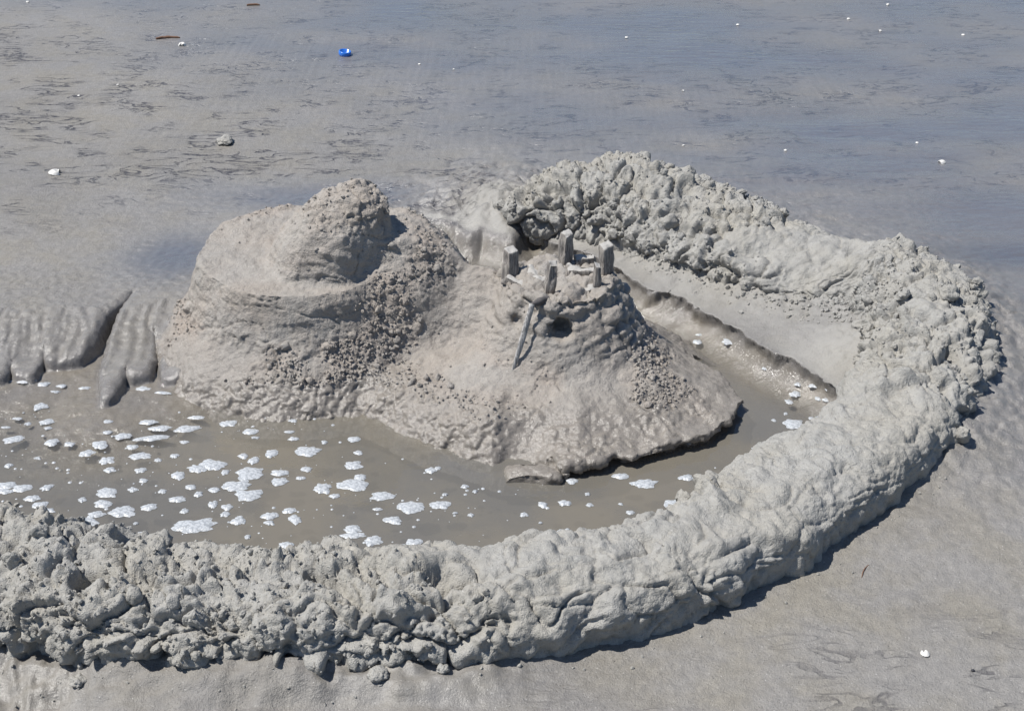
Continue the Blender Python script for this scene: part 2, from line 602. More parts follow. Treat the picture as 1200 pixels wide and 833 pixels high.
ground = obj('beach_ground', make_mesh('beach_ground', np.stack([OX, OY, Z], 1), grid_faces(len(gx), len(gy)), M_BEACH,
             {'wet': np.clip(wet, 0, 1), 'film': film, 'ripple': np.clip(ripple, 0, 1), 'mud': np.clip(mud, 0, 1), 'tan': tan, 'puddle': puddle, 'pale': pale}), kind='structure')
ground['label'] = 'wet grey beach sand with dark ripple marks'

# ------------------------------------------------------------------ moat water
k = NT('muddy_moat_water')
w1 = k.noise(14, 3, 0.5, k.scaled(1, 1.6, 1))
w2 = k.noise(60, 2, 0.5)
k.b.inputs['Base Color'].default_value = (0.150, 0.130, 0.098, 1)
cc = k.mix(k.ramp(k.noise(3.2, 4, 0.6), 0.35, 0.65), (0.158, 0.150, 0.135), (0.200, 0.180, 0.145))
k.l(cc, k.b.inputs['Base Color'])
k.b.inputs['Roughness'].default_value = 0.05
k.b.inputs['IOR'].default_value = 1.5
k.l(k.ramp(k.attr('depth'), 0.0, 0.045, 0.10, 0.72), k.b.inputs['Alpha'])
nn = k.bump(k.math('ADD', w1, k.math('MULTIPLY', w2, 0.12)), 0.12, 0.01)
k.l(nn, k.b.inputs['Normal'])
M_WATER = k.m
wx = np.arange(-2.6, 1.25, 0.016)
wy = np.arange(2.0, 4.1, 0.016)
WX, WY = [a.ravel() for a in np.meshgrid(wx, wy, indexing='ij')]
f = grid_faces(len(wx), len(wy))
wsd = poly_sd(WX, WY, moat)
f = f[(wsd[f] > -0.015).any(1)]
used = np.unique(f)
rem = np.full(len(WX), -1)
rem[used] = np.arange(len(used))
water = obj('moat_water', make_mesh('moat_water', np.stack([WX, WY, 0 * WX + WATER_Z], 1)[used], rem[f], M_WATER, {'depth': np.clip(WATER_Z - ground_height(WX[used], WY[used])[0], 0, 1)}), kind='structure')
water['label'] = 'shallow muddy water in the moat'

# ------------------------------------------------------------------ rampart
S, PP = resample(0.0036)
T = np.gradient(PP[:, :2], axis=0)
T /= np.linalg.norm(T, axis=1)[:, None]
for kk in range(2):                                        # smooth the side vectors
    T[:, kk] = np.convolve(np.pad(T[:, kk], 60, 'edge'), np.ones(121) / 121, 'valid')
T /= np.linalg.norm(T, axis=1)[:, None]
NRM = np.stack([T[:, 1], -T[:, 0]], 1)                     # to the right of travel: outside of the ring
NA = 150
phi = np.linspace(math.radians(-38), math.radians(218), NA)  # 0 = outer side, 90 = crest, 180 = inner side
co, si = np.cos(phi), np.sin(phi)
px_ = np.sign(co) * np.abs(co) ** 0.85
pz_ = np.sign(si) * np.abs(si) ** 0.85
cidx = PP[:, 4]


def along(vals):
    ks, vs = zip(*vals)
    return np.interp(cidx, ks, vs)


crumb = along([(0, .9), (4.6, 1), (5.6, .4), (7, .2), (8.5, .15), (10, .35), (11, .15), (12.5, .15), (13.5, .7), (14.5, .95), (16, .8), (17.2, .25), (18, .55), (19, .9), (23.5, 1), (24.5, .8), (26, .2)])
crease = along([(0, .2), (5, .4), (6, 1), (9.5, 1), (10.5, .5), (12, .3), (17, .6), (18.5, .4), (26, .3)])
sink = along([(0, .0), (12, .0), (16, 0), (17, .02), (26, .02)])
hh, ww = PP[:, 2], PP[:, 3]
base_z = 0.034
slump = along([(0, 1), (13.5, 1), (16, 1.35), (18, 1.75), (22, 1.6), (24, 1.3), (26, 1)])
lat = ww[:, None] * px_[None] * np.where(px_ < 0, slump[:, None], 1.0)
VX = PP[:, 0:1] + NRM[:, 0:1] * lat
VY = PP[:, 1:2] + NRM[:, 1:2] * lat
VZ = base_z + (hh[:, None] - base_z) * np.where(pz_[None] > 0, np.abs(pz_[None]) ** np.where(px_[None] < 0, .45 + .55 * slump[:, None], 1.0), 0) + np.where(pz_ < 0, pz_ * 0.16, 0)[None]
# let the inner foot of the back run out as a slope
V = np.stack([VX, VY, VZ], -1).reshape(-1, 3).astype(np.float32)
F = grid_faces(len(S), NA)
CR = np.repeat(crumb, NA)
CS = np.repeat(crease, NA)
PH = np.tile(phi, len(S))
SS = np.repeat(S, NA)
VN = vnormals(V, F)
if VN[NA // 2][2] < 0:
    F = F[:, ::-1]
    VN = -VN
patch = sstep(-.25, .25, fbm(V * 4.5 + 11, 3) + (CR - .5) * 1.3)        # where the sand is crumbled rather than smoothed
C1, R1 = chunks(V + 0.01, 0.085)
C2, R2 = chunks(V + 5.3, 0.040)
L2, R2 = lumps(V + 3.1, 0.030)
L3, R3 = lumps(V + 7.7, 0.013)
mk2 = sstep(-.15, .25, perlin(V * 9 + 44))
mk3 = sstep(-.1, .3, perlin(V * 14 + 71))
d = 0.018 * fbm(V * 6.0, 2) + 0.008 * fbm(V * 15 + 4, 2)
d += patch * (0.042 * (C1 - .45) + 0.015 * (C2 - .4) * (1 - .5 * mk2) + 0.013 * (L2 - .35) * mk2 + 0.0075 * (L3 - .3) * mk3 + .007 * fbm(V * 38, 3))
ridg = np.abs(perlin(np.stack([SS * 13 + 1.5 * perlin(V * 9), PH * 1.3 + perlin(V * 6), 0 * SS], 1)))
d -= CS * 0.012 * sstep(.10, .0, ridg) * sstep(-.2, .2, perlin(V * 7 + 3))
L0, R0 = lumps(np.stack([SS, PH * .15, 0 * SS], 1) + .4, 0.10)
d += (1 - patch) * (0.020 * (L0 - .55) * (CS * .8 + .2) + 0.004 * (C2 - .4) + 0.003 * (L3 - .3) * mk3 + 0.005 * fbm(V * 32, 4, .6))
pit = sstep(.40, .55, perlin(V * 12 + 90)) * patch
d -= 0.042 * pit
d *= sstep(0, .12, (WL - SS)) * .9 + .1
V2 = V + VN * d[:, None]
wetw = 0.25 + 0.35 * fbm(V * 3 + 70, 3) + 0.5 * sstep(.05, -.0, V2[:, 2]) * .6 - patch * .15
wetw = np.clip(wetw, 0, 1)
rampart = obj('sand_rampart', None, label='long curved lumpy rampart of heaped grey sand ringing the moat', cat='sand wall')
rampart.empty_display_size = 0.1
rampart.location = (float(PP[len(PP) // 3, 0]), float(PP[len(PP) // 3, 1]), 0)
OFF = np.array(rampart.location)
sides = {'front_bank': cidx < 13.0, 'back_bank': cidx >= 13.0}
Fi = F.reshape(len(S) - 1, NA - 1, 4)


def sub_mesh(name, V, F, mat, attrs, parent, off, label=None):
    used = np.unique(F)
    rem = np.full(len(V), -1, np.int32)
    rem[used] = np.arange(len(used))
    me = make_mesh(name, V[used] - off, rem[F], mat, {a: v[used] for a, v in attrs.items()})
    return obj(name, me, parent, label)


cut = int(np.searchsorted(cidx, 13.0))
sub_mesh('front_bank', V2, Fi[:cut].reshape(-1, 4), M_WALL, {'wet': wetw}, rampart, OFF)
sub_mesh('back_bank', V2, Fi[cut:].reshape(-1, 4), M_WALL, {'wet': wetw}, rampart, OFF)

# ------------------------------------------------------------------ clods
import bmesh


def clod_mesh(name, seed, sub, mat, rough=0.35):
    bm = bmesh.new()
    bmesh.ops.create_icosphere(bm, subdivisions=sub, radius=1.0)
    v = np.array([q.co[:] for q in bm.verts], np.float32)
    fc = np.array([[q.index for q in t.verts] for t in bm.faces], np.int32)
    bm.free()
    r = np.random.default_rng(seed)
    o = r.random(3) * 50
    l, _ = lumps(v + o, 0.9)
    rad = 1 + rough * fbm(v * 1.1 + o, 2) + 0.22 * (l - .4) + 0.12 * fbm(v * 3.5 + o, 2)
    v = v * rad[:, None] * (0.8 + .5 * r.random(3))[None] * np.array([1, 1, .82])
    return make_mesh(name, v, fc, mat, {'wet': np.full(len(v), 0.2)})


CLODS = [clod_mesh('clod', 100 + q, 4 if q < 6 else 3, M_WALL) for q in range(14)]
vis = (VN[:, 2] > -.1) & (V2[:, 2] > .012) & (np.abs(V2[:, 0]) < 1.5) & (V2[:, 1] > 1.75)
prob = np.where(vis, patch * (0.25 + CR), 0) ** 2
prob /= prob.sum()
pick = rng.choice(len(V2), 200, replace=False, p=prob)
for i in pick:
    r = 0.004 + 0.012 * rng.random() ** 2.2 + (0.010 if rng.random() < .10 else 0)
    o = obj('clod', CLODS[rng.integers(len(CLODS))], rampart)
    o.location = V2[i] + VN[i] * r * 0.25 - OFF
    o.rotation_euler = rng.random(3) * 6.28
    o.scale = (r, r, r)


def crumbs(name, pts, radii, mat, parent, off):
    """many grains of crumbled sand in one mesh"""
    t = (1 + 5 ** .5) / 2
    iv = np.array([(-1, t, 0), (1, t, 0), (-1, -t, 0), (1, -t, 0), (0, -1, t), (0, 1, t), (0, -1, -t), (0, 1, -t), (t, 0, -1), (t, 0, 1), (-t, 0, -1), (-t, 0, 1)], float) / 1.9
    jf = np.array([(0, 11, 5), (0, 5, 1), (0, 1, 7), (0, 7, 10), (0, 10, 11), (1, 5, 9), (5, 11, 4), (11, 10, 2), (10, 7, 6), (7, 1, 8), (3, 9, 4), (3, 4, 2), (3, 2, 6), (3, 6, 8), (3, 8, 9), (4, 9, 5), (2, 4, 11), (6, 2, 10), (8, 6, 7), (9, 8, 1)])
    n = len(pts)
    j = iv[None] * (0.65 + 0.7 * rng.random((n, 12, 1))) * (0.7 + .6 * rng.random((n, 1, 3)))
    a = rng.random(n) * 6.28
    c, s = np.cos(a)[:, None], np.sin(a)[:, None]
    j = np.stack([j[..., 0] * c - j[..., 1] * s, j[..., 0] * s + j[..., 1] * c, j[..., 2]], -1)
    v = (pts[:, None] + j * radii[:, None, None]).reshape(-1, 3)
    fcs = (jf[None] + 12 * np.arange(n)[:, None, None]).reshape(-1, 3)
    me = make_mesh(name, v - off, fcs, mat, {'wet': np.repeat(rng.random(n) * .2, 12)}, smooth=False)
    return obj(name, me, parent, kind='stuff')


pick = rng.choice(len(V2), 5200, replace=False, p=prob)
rr = 0.0014 + 0.0040 * rng.random(len(pick)) ** 2.6
crumbs('crumbled_sand', V2[pick] + VN[pick] * rr[:, None] * .4, rr, M_WALL, rampart, OFF)

sp, sr = [], []
bi = np.flatnonzero((cidx > 14.5) & (cidx < 24.5))
for q in range(1500):
    i = bi[rng.integers(len(bi))]
    off = ww[i] * slump[i] - .03 + abs(rng.normal()) * .055
    sp.append(PP[i, :2] - NRM[i] * off)
    sr.append(.0012 + .0062 * rng.random() ** 3.2)
sp, sr = np.array(sp), np.array(sr)
sz_, ssd, _, _ = ground_height(sp[:, 0], sp[:, 1])
okp = ssd < -.02
crumbs('slumped_crumbs', np.column_stack([sp, sz_ + sr * .25])[okp], sr[okp], M_WALL, rampart, OFF)

# ------------------------------------------------------------------ sand castle: implicit shape and surface net


def smin(a, b, k):
    h = np.clip(0.5 + 0.5 * (b - a) / k, 0, 1)
    return b + (a - b) * h - k * h * (1 - h)


H5 = 0.0042
bx = np.arange(-1.02, 0.66, H5, dtype=np.float32)
by = np.arange(2.52, 3.80, H5, dtype=np.float32)
bz = np.arange(-0.125, 0.42, H5, dtype=np.float32)
isl_px = [(150, 330), (180, 385), (188, 428), (214, 446), (246, 458), (272, 462), (292, 470), (318, 463), (350, 459), (385, 468), (420, 488), (455, 506), (500, 524), (545, 540), (583, 552),
          (596, 544), (622, 533), (645, 538), (662, 549), (690, 545), (715, 540), (724, 534), (742, 536), (770, 527), (800, 520), (828, 514), (842, 506), (858, 494), (868, 480), (874, 468),
          (864, 452), (840, 432), (812, 414), (780, 398), (745, 392)]
isl = [G(u, v, -.045)[:2] for u, v in isl_px] + [np.array(q) for q in ((.33, 3.42), (.15, 3.52), (-.08, 3.52), (-.17, 3.70), (-.35, 3.74), (-.62, 3.76), (-.86, 3.68), (-.98, 3.50))]
GX2, GY2 = np.meshgrid(bx, by, indexing='ij')
xf, yf = GX2.ravel().astype(float), GY2.ravel().astype(float)
p2 = np.stack([xf, yf, 0 * xf], 1)
isd = poly_sd(xf, yf, np.array(isl))
isd2 = isd + 0.010 * perlin(p2 * 16) + 0.007 * perlin(p2 * 42) + .004 * perlin(p2 * 80)
ledge = sstep(-.03, .10, xf) * sstep(3.1, 2.95, yf - .2 * (xf > .4))          # crisp undercut edge of the tower's side of the island
top_i = -0.047 + 0.070 * sstep(-.02, .30, isd) + .004 * fbm(p2 * 20, 2) + 0.006 * fbm(p2 * 7, 3)
edge_s = sstep(-.004, .012, isd2)
edge_g = sstep(-.03, .13, isd2)
e = edge_s * ledge + edge_g * (1 - ledge)
low = -0.13
h = low + (top_i - low) * e
# toe of the island where the bank has slumped into the water
h = np.maximum(h, -0.068 + 0.02 * (1 - ((xf - .045) / .07) ** 2) * 1.0 - 30 * np.clip(np.abs(yf - 2.675) - .03, 0, 9) ** 1.0 * (1) - 9 * ((yf - 2.675)) ** 2 - 3 * np.clip(np.abs(xf - .045) - .06, 0, 9))


def add(h, hn, kk):
    return -smin(-h, -hn, kk)


KX, KY = -.535, 3.345
rk = np.hypot((xf - KX), (yf - KY))
h = add(h, 0.10 - 1.05 * np.clip(rk - .255, 0, 9), .04)            # skirt of the keep
rt_ = np.hypot(xf - .115, (yf - 3.155))
h = add(h, 0.05 - 0.62 * np.clip(rt_ - .18, 0, 9), .04)
# saddle between keep and tower
ax_, ay_ = -.42, 3.37
ex_, ey_ = .115 - ax_, 3.16 - ay_
tt = np.clip(((xf - ax_) * ex_ + (yf - ay_) * ey_) / (ex_ ** 2 + ey_ ** 2), 0, 1)
dr = np.hypot(xf - ax_ - ex_ * tt, yf - ay_ - ey_ * tt)
rz = np.interp(tt, [0, .22, .41, .57, .75, 1], [.265, .272, .240, .190, .170, .165])
dr = np.clip(dr - .075 * (1 - sstep(.25, .60, tt)), 0, 9)
h = add(h, rz - 2.2 * dr ** 1.4 - .25 * dr, .04)
hh2 = h.reshape(GX2.shape).astype(np.float32)
gxh, gyh = np.gradient(hh2, H5)
norm = np.sqrt(1 + np.minimum(gxh ** 2 + gyh ** 2, 6.0))
warp = (0.010 * perlin(p2 * 9 + 3)).reshape(GX2.shape).astype(np.float32)
rt2 = np.hypot(GX2 - .115, GY2 - 3.155) + warp * .8
rk2 = np.hypot(GX2 - KX, GY2 - KY) + warp
CX, CY = -.445, 3.285
FLD = np.empty((len(bx), len(by), len(bz)), np.float32)
for iz, z in enumerate(bz):
    f0 = (z - hh2) / norm
    # tower: flared truncated cone
    zz = max(min(z / .20, 1.2), -.3)
    R = .215 - .085 * zz + .02 * (1 - zz) ** 2
    ft = np.maximum((rt2 - R) * .9, z - .188)
    # drum of the keep
    zk = z / .2
    R = .300 - .045 * zk + .012 * math.sin(zk * 3.2)
    fk = np.maximum((rk2 - R) * .95, z - .180 - .06 * (GY2 - 3.2) + .05 * np.clip(GX2 + .42, 0, 1))
    # peak on the keep: leaning cone, steep to the right
    R = np.interp(z, [.14, .19, .25, .30, .335, .36, .38, .42], [.162, .154, .142, .120, .092, .062, .0, -.06])
    lx = np.interp(z, [.18, .25, .37], [-.460, -.445, -.390])
    rc = np.hypot(GX2 - lx, GY2 - 3.285)
    fc = (rc + warp - R) * .80
    f = smin(f0, ft, .030)
    f = smin(f, fk, .028)
    f = smin(f, fc, .014)
    # two dug-out windows and the hollow under the peak
    for (hx, hy, hz, r1, r2, r3) in ((.113, 2.985, .122, .034, .075, .024), (.008, 3.005, .132, .026, .06, .026), (-.300, 3.200, .300, .034, .050, .034)):
        q = np.sqrt(((GX2 - hx) / r1) ** 2 + ((GY2 - hy) / r2) ** 2 + ((z - hz) / r3) ** 2) - 1
        f = -smin(-f, q * min(r1, r3), .008)
    # undercut below the island's lip
    if z < -.058:
        f = np.maximum(f, (0.030 - (isd2.reshape(GX2.shape))) * (ledge.reshape(GX2.shape) > .5) * .9 - 9 * (ledge.reshape(GX2.shape) <= .5) - 9 * (np.abs(GX2 - .045) < .075))
    FLD[:, :, iz] = f


def surface_net(Fd, origin, hstep):
    nx, ny, nz = Fd.shape
    sg = Fd < 0
    cs = np.zeros((nx - 1, ny - 1, nz - 1), np.uint8)
    for a in (0, 1):
        for b in (0, 1):
            for c in (0, 1):
                cs += sg[a:nx - 1 + a, b:ny - 1 + b, c:nz - 1 + c]
    act = (cs > 0) & (cs < 8)
    I = np.argwhere(act)
    idx = np.full(act.shape, -1, np.int32)
    idx[act] = np.arange(len(I))
    acc = np.zeros((len(I), 3))
    cnt = np.zeros(len(I))
    cor = [(a, b, c) for a in (0, 1) for b in (0, 1) for c in (0, 1)]
    vals = {q: Fd[I[:, 0] + q[0], I[:, 1] + q[1], I[:, 2] + q[2]] for q in cor}
    for q in cor:
        for ax in range(3):
            if q[ax] == 0:
                q2 = list(q)
                q2[ax] = 1
                v0, v1 = vals[q], vals[tuple(q2)]
                m = (v0 < 0) != (v1 < 0)
                t = np.where(m, v0 / np.where(m, v0 - v1, 1), 0)
                pt = np.tile(np.array(q, float), (len(I), 1))
                pt[:, ax] = t
                acc += pt * m[:, None]
                cnt += m
    verts = (I + acc / cnt[:, None]) * hstep + origin
    faces = []
    for ax in range(3):
        sl0 = [slice(1, None)] * 3
        s0 = [slice(1, n - 1) for n in (nx, ny, nz)]
        s1 = list(s0)
        s0[ax] = slice(0, (nx, ny, nz)[ax] - 1)
        s1[ax] = slice(1, (nx, ny, nz)[ax])
        A, B = sg[tuple(s0)], sg[tuple(s1)]
        E = np.argwhere(A != B)
        base = E.copy()
        b_, c_ = (ax + 1) % 3, (ax + 2) % 3
        base[:, b_] += 1
        base[:, c_] += 1
        flip = A[E[:, 0], E[:, 1], E[:, 2]]
        quad = []
        for db, dc in ((0, 0), (-1, 0), (-1, -1), (0, -1)):
            q = base.copy()
            q[:, b_] += db
            q[:, c_] += dc
            quad.append(idx[q[:, 0], q[:, 1], q[:, 2]])
        quad = np.stack(quad, 1)
        quad[~flip] = quad[~flip][:, ::-1]
        faces.append(quad)
    return verts, np.concatenate(faces)


CV, CF = surface_net(FLD, np.array([bx[0], by[0], bz[0]]), H5)
del FLD
CF = CF[(CF >= 0).all(1)]
CF = CF[CV[CF].min(1)[:, 2] > bz[0] + .012]
CN = vnormals(CV, CF)
if CN[np.argmax(CV[:, 2])][2] < 0:
    CF = CF[:, ::-1]
    CN = -CN
cx, cy, cz = CV.T
rt = np.hypot(cx - .115, cy - 3.155)
rk = np.hypot(cx - KX, cy - KY)
rc = np.hypot(cx - CX - .02, cy - CY)
on_tower = (rt < .245 - .35 * np.clip(cz - .02, 0, .2)) & (cz > .020)
on_peak = (rc < .20) & (cz > .190)
on_drum = (rk < .325) & (cz > .060) & ~on_peak & (cx < -.36)
steep = 1 - np.clip(CN[:, 2], 0, 1)
strata = perlin(np.stack([cx * 7, cy * 7, cz * 75 + 3 * perlin(CV * 6)], 1))
tw = sstep(.27, .19, rt) * sstep(.02, .07, cz)
kd = sstep(.36, .30, rk) * sstep(.05, .08, cz) * sstep(.21, .18, cz) * sstep(-.33, -.40, cx)
pk = sstep(.21, .17, rc) * sstep(.18, .20, cz)
smooth_zone = np.clip(np.maximum(kd, .8 * tw), 0, 1)
l1, _ = lumps(CV + 2.2, 0.030)
l2, _ = lumps(CV + 8.2, 0.013)
scree = np.clip(1 - .75 * pk, 0, 1) * np.clip(sstep(-.25, .35, fbm(CV * 5 + 30, 3) + .55 * gauss(cx, cy, -.40, 3.02, .12, .16) + .5 * gauss(cx, cy, -.30, 3.30, .12) + .5 * gauss(cx, cy, -.62, 2.98, .2, .06) + .45 * gauss(cx, cy, .33, 2.98, .10)), 0, 1) * (1 - smooth_zone)
d = 0.010 * fbm(CV * 8 + 1, 2)
d += scree * (0.010 * (l1 - .4) + 0.0055 * (l2 - .3))
d += (1 - scree) * 0.003 * (l1 - .4)
d += tw * steep * (0.0120 * strata + 0.006 * fbm(CV * 30, 3)) + kd * steep * (0.0035 * strata + 0.006 * perlin(CV * 13))
c1, _ = chunks(CV + 4.4, .06)
d += pk * ((0.006 * (l1 - .4) + .014 * (c1 - .5)) * sstep(.26, .32, cz) + 0.004 * strata * sstep(.30, .25, cz))
d += (rt < .17) * sstep(.15, .18, cz) * (.026 * (c1 - .4) + .010 * (l1 - .4))
# drips of wet sand down the tower's far corner
drip = sstep(.20, .26, cx) * tw
l3, _ = lumps(CV + 1.1, 0.045)
d += drip * 0.024 * (l3 - .3)
# crumbled lower border of the smoothed drum
d += 0.010 * (l1 - .2) * sstep(.03, .0, np.abs(cz - .06 - .02 * perlin(CV * 8))) * sstep(.42, .36, rk) * (cx < -.38)
d += 0.0022 * fbm(CV * 60, 2)
# slump scars of thin hanging cracks
ck = np.abs(perlin(np.stack([cx * 9, cy * 9, cz * 22], 1) + 12))
d -= 0.006 * sstep(.045, 0, ck) * (1 - scree) * steep
CV2 = CV + CN * d[:, None]
wetc = 0.35 + .4 * fbm(CV * 4 + 80, 3) + sstep(.03, -.03, cz) * .55 - pk * .6 - kd * .15 + .4 * tw * sstep(.15, .22, cx)
wetc = np.clip(np.maximum(wetc, sstep(.0, -.045, cz)), 0, 1)
huec = np.clip(scree * .75 + .35 * fbm(CV * 4 + 9, 2), 0, .9) * (1 - .9 * kd)
castle = obj('sand_castle', None, label='weathered grey sand castle with a peaked keep and a post-crowned tower inside the moat', cat='sand castle')
castle.location = (-.2, 3.15, -.05)
COFF = np.array(castle.location)
fcen = CV[CF].mean(1)
vt, vk, vp = on_tower[CF].all(1), on_drum[CF].all(1), on_peak[CF].all(1)
sel_t = vt
sel_p = vp & ~vt
sel_k = vk & ~vp & ~vt
sub_mesh('tower', CV2, CF[sel_t], M_CASTLE, {'wet': wetc, 'hue': huec}, castle, COFF, 'squat flared tower with layered sides and two dug windows')
sub_mesh('peak', CV2, CF[sel_p], M_CASTLE, {'wet': wetc, 'hue': huec}, castle, COFF, 'pale leaning sand peak with a crumbled top')
sub_mesh('keep', CV2, CF[sel_k], M_CASTLE, {'wet': wetc, 'hue': huec}, castle, COFF, 'broad smoothed drum of sand under the peak')
sub_mesh('mound', CV2, CF[~(sel_t | sel_p | sel_k)], M_CASTLE, {'wet': wetc, 'hue': huec}, castle, COFF)

cvis = (CN[:, 2] > .1) & (cz > -.02)
pr = np.where(cvis, scree ** 2 * (.3 + 1.2 * gauss(cx, cy, .33, 2.98, .10) + 1.0 * gauss(cx, cy, -.42, 3.0, .16) + .8 * gauss(cx, cy, -.3, 3.3, .12)) + .12 * pk * sstep(.28, .33, cz), 0)
pr /= pr.sum()
pick = rng.choice(len(CV2), 4200, replace=False, p=pr)
rr = 0.0011 + 0.0034 * rng.random(len(pick)) ** 2.6
crumbs('crumbled_sand', CV2[pick] + CN[pick] * rr[:, None] * .4, rr, M_CASTLE, castle, COFF)
pick = rng.choice(len(CV2), 90, replace=False, p=pr)
CCL = []
for q in range(6):
    me = CLODS[q + 6].copy()
    me.materials[0] = M_CASTLE
    CCL.append(me)
for i in pick:
    r = 0.003 + 0.008 * rng.random() ** 2.4
    o = obj('clod', CCL[rng.integers(6)], castle)
    o.location = CV2[i] + CN[i] * r * .2 - COFF
    o.rotation_euler = rng.random(3) * 6.28
    o.scale = (r, r, r)

# ------------------------------------------------------------------ driftwood
k = NT('weathered_driftwood')
co_ = k.n('ShaderNodeTexCoord').outputs['Object']
g1 = k.noise(60, 4, 0.6, k.scaled(6, 6, .35, co_))
g2 = k.noise(25, 4, .6, co_)
c = k.mix(k.ramp(g1, .35, .65), (0.10, 0.09, 0.085), (0.30, 0.275, 0.245))
c = k.mix(k.ramp(g2, .52, .66), c, (0.33, 0.305, 0.27))
nz = k.n('ShaderNodeNewGeometry')
sepn = k.n('ShaderNodeSeparateXYZ')
k.l(nz.outputs['Normal'], sepn.inputs[0])
c = k.mix(k.ramp(sepn.outputs[2], .55, .8), c, (0.37, 0.355, 0.33))       # dry sand sprinkled on the tops
k.l(c, k.b.inputs['Base Color'])
k.b.inputs['Roughness'].default_value = .85
k.l(k.bump(g1, .8, .003), k.b.inputs['Normal'])
M_WOOD = k.m
k = NT('grey_splinter_wood')
co_ = k.n('ShaderNodeTexCoord').outputs['Object']
g1 = k.noise(60, 4, 0.6, k.scaled(6, 6, .3, co_))
k.l(k.mix(k.ramp(g1, .35, .65), (0.16, 0.155, 0.15), (0.50, 0.48, 0.45)), k.b.inputs['Base Color'])
k.b.inputs['Roughness'].default_value = .7
k.l(k.bump(g1, .6, .002), k.b.inputs['Normal'])
M_SPLINT = k.m


def rough_block(name, sx, sy, sz, seed, mat, taper=.9, rough=.0022):
    """split piece of wood: rounded box with a base at z=0, worn edges and cleft faces"""
    bm = bmesh.new()
    bmesh.ops.create_cube(bm, size=1.0)
    bmesh.ops.bevel(bm, geom=bm.edges[:], offset=.07, segments=2, affect='EDGES', profile=.6)
    bmesh.ops.subdivide_edges(bm, edges=[q for q in bm.edges if q.calc_length() > .3], cuts=7, use_grid_fill=True)
    bmesh.ops.triangulate(bm, faces=bm.faces[:])
    v = np.array([q.co[:] for q in bm.verts])
    fc = np.array([[q.index for q in t.verts] for t in bm.faces])
    bm.free()
    s = 1 + (taper - 1) * (v[:, 2:3] + .5)
    v[:, :2] *= s
    v[:, 2] += np.where(v[:, 2] > .3, .10 * v[:, 0] * math.cos(seed) + .10 * v[:, 1], 0)
    v = v * np.array([sx, sy, sz])
    o = np.random.default_rng(seed).random(3) * 40
    n = vnormals(v, fc)
    q = np.stack([v[:, 0] * 90, v[:, 1] * 90, v[:, 2] * 18], 1) + o
    v = v + n * (rough * perlin(q) + rough * 1.5 * perlin(v * 35 + o))[:, None]
    v[:, 0] += .004 * perlin(np.stack([v[:, 2] * 20, 0 * v[:, 0], 0 * v[:, 0]], 1) + o)
    v[:, 2] += sz / 2
    return make_mesh(name, v, fc, mat)


def place(u, v, z):
    return Vector(G(u, v, z))


TOP = .178
GB = 'driftwood pieces crowning the tower'
posts = [
    # pixel of the foot, foot height, size, lean x, lean y, turn, label
    ((597, 330), .168, (.030, .030, .082), .10, .06, .6, 'square driftwood post with a black shaded side above the left window'),
    ((661, 318), .168, (.030, .028, .104), .06, -.02, .7, 'tallest driftwood post at the back of the tower top'),
    ((642, 349), .165, (.024, .020, .090), .14, .02, .3, 'narrow driftwood post standing over the right window'),
    ((711, 330), .160, (.032, .026, .100), -.05, .0, .5, 'sand-caked post at the tower corner facing the back bank'),
    ((698, 345), .160, (.018, .020, .078), .02, .02, .2, 'thin dark post beside the sand-caked corner post'),
]
for (uv, z, sz, lx, ly, rz_, lab) in posts:
    me = rough_block('driftwood_post', *sz, len(lab), M_WOOD, .88, .0032)
    o = obj('driftwood_post', me, label=lab, cat='post', group=GB)
    o.location = place(*uv, z)
    o.rotation_euler = Euler((-ly, lx, rz_))
blocks = [
    ((680, 327), .172, (.075, .030, .030), .05, .0, -.05, 'split log lying between the tallest post and the corner post'),
    ((686, 312), .178, (.052, .030, .028), -.10, .0, .15, 'short block resting on the split log behind the tower top'),
    ((628, 334), .166, (.070, .032, .034), .15, .1, -.75, 'wedge of pale wood lying between the square and narrow posts'),
    ((608, 338), .166, (.085, .022, .020), .22, .0, -.55, 'flat slab lying at the foot of the square post'),
    ((684, 345), .165, (.070, .035, .018), .05, .0, .3, 'flat sandy slab lying in front of the split log'),
]
for (uv, z, sz, lx, ly, rz_, lab) in blocks:
    me = rough_block('driftwood_block', *sz, len(lab) + 9, M_WOOD, .9, .0055)
    o = obj('driftwood_block', me, label=lab, cat='wood block', group=GB)
    o.location = place(*uv, z)
    o.rotation_euler = Euler((ly, lx, rz_))


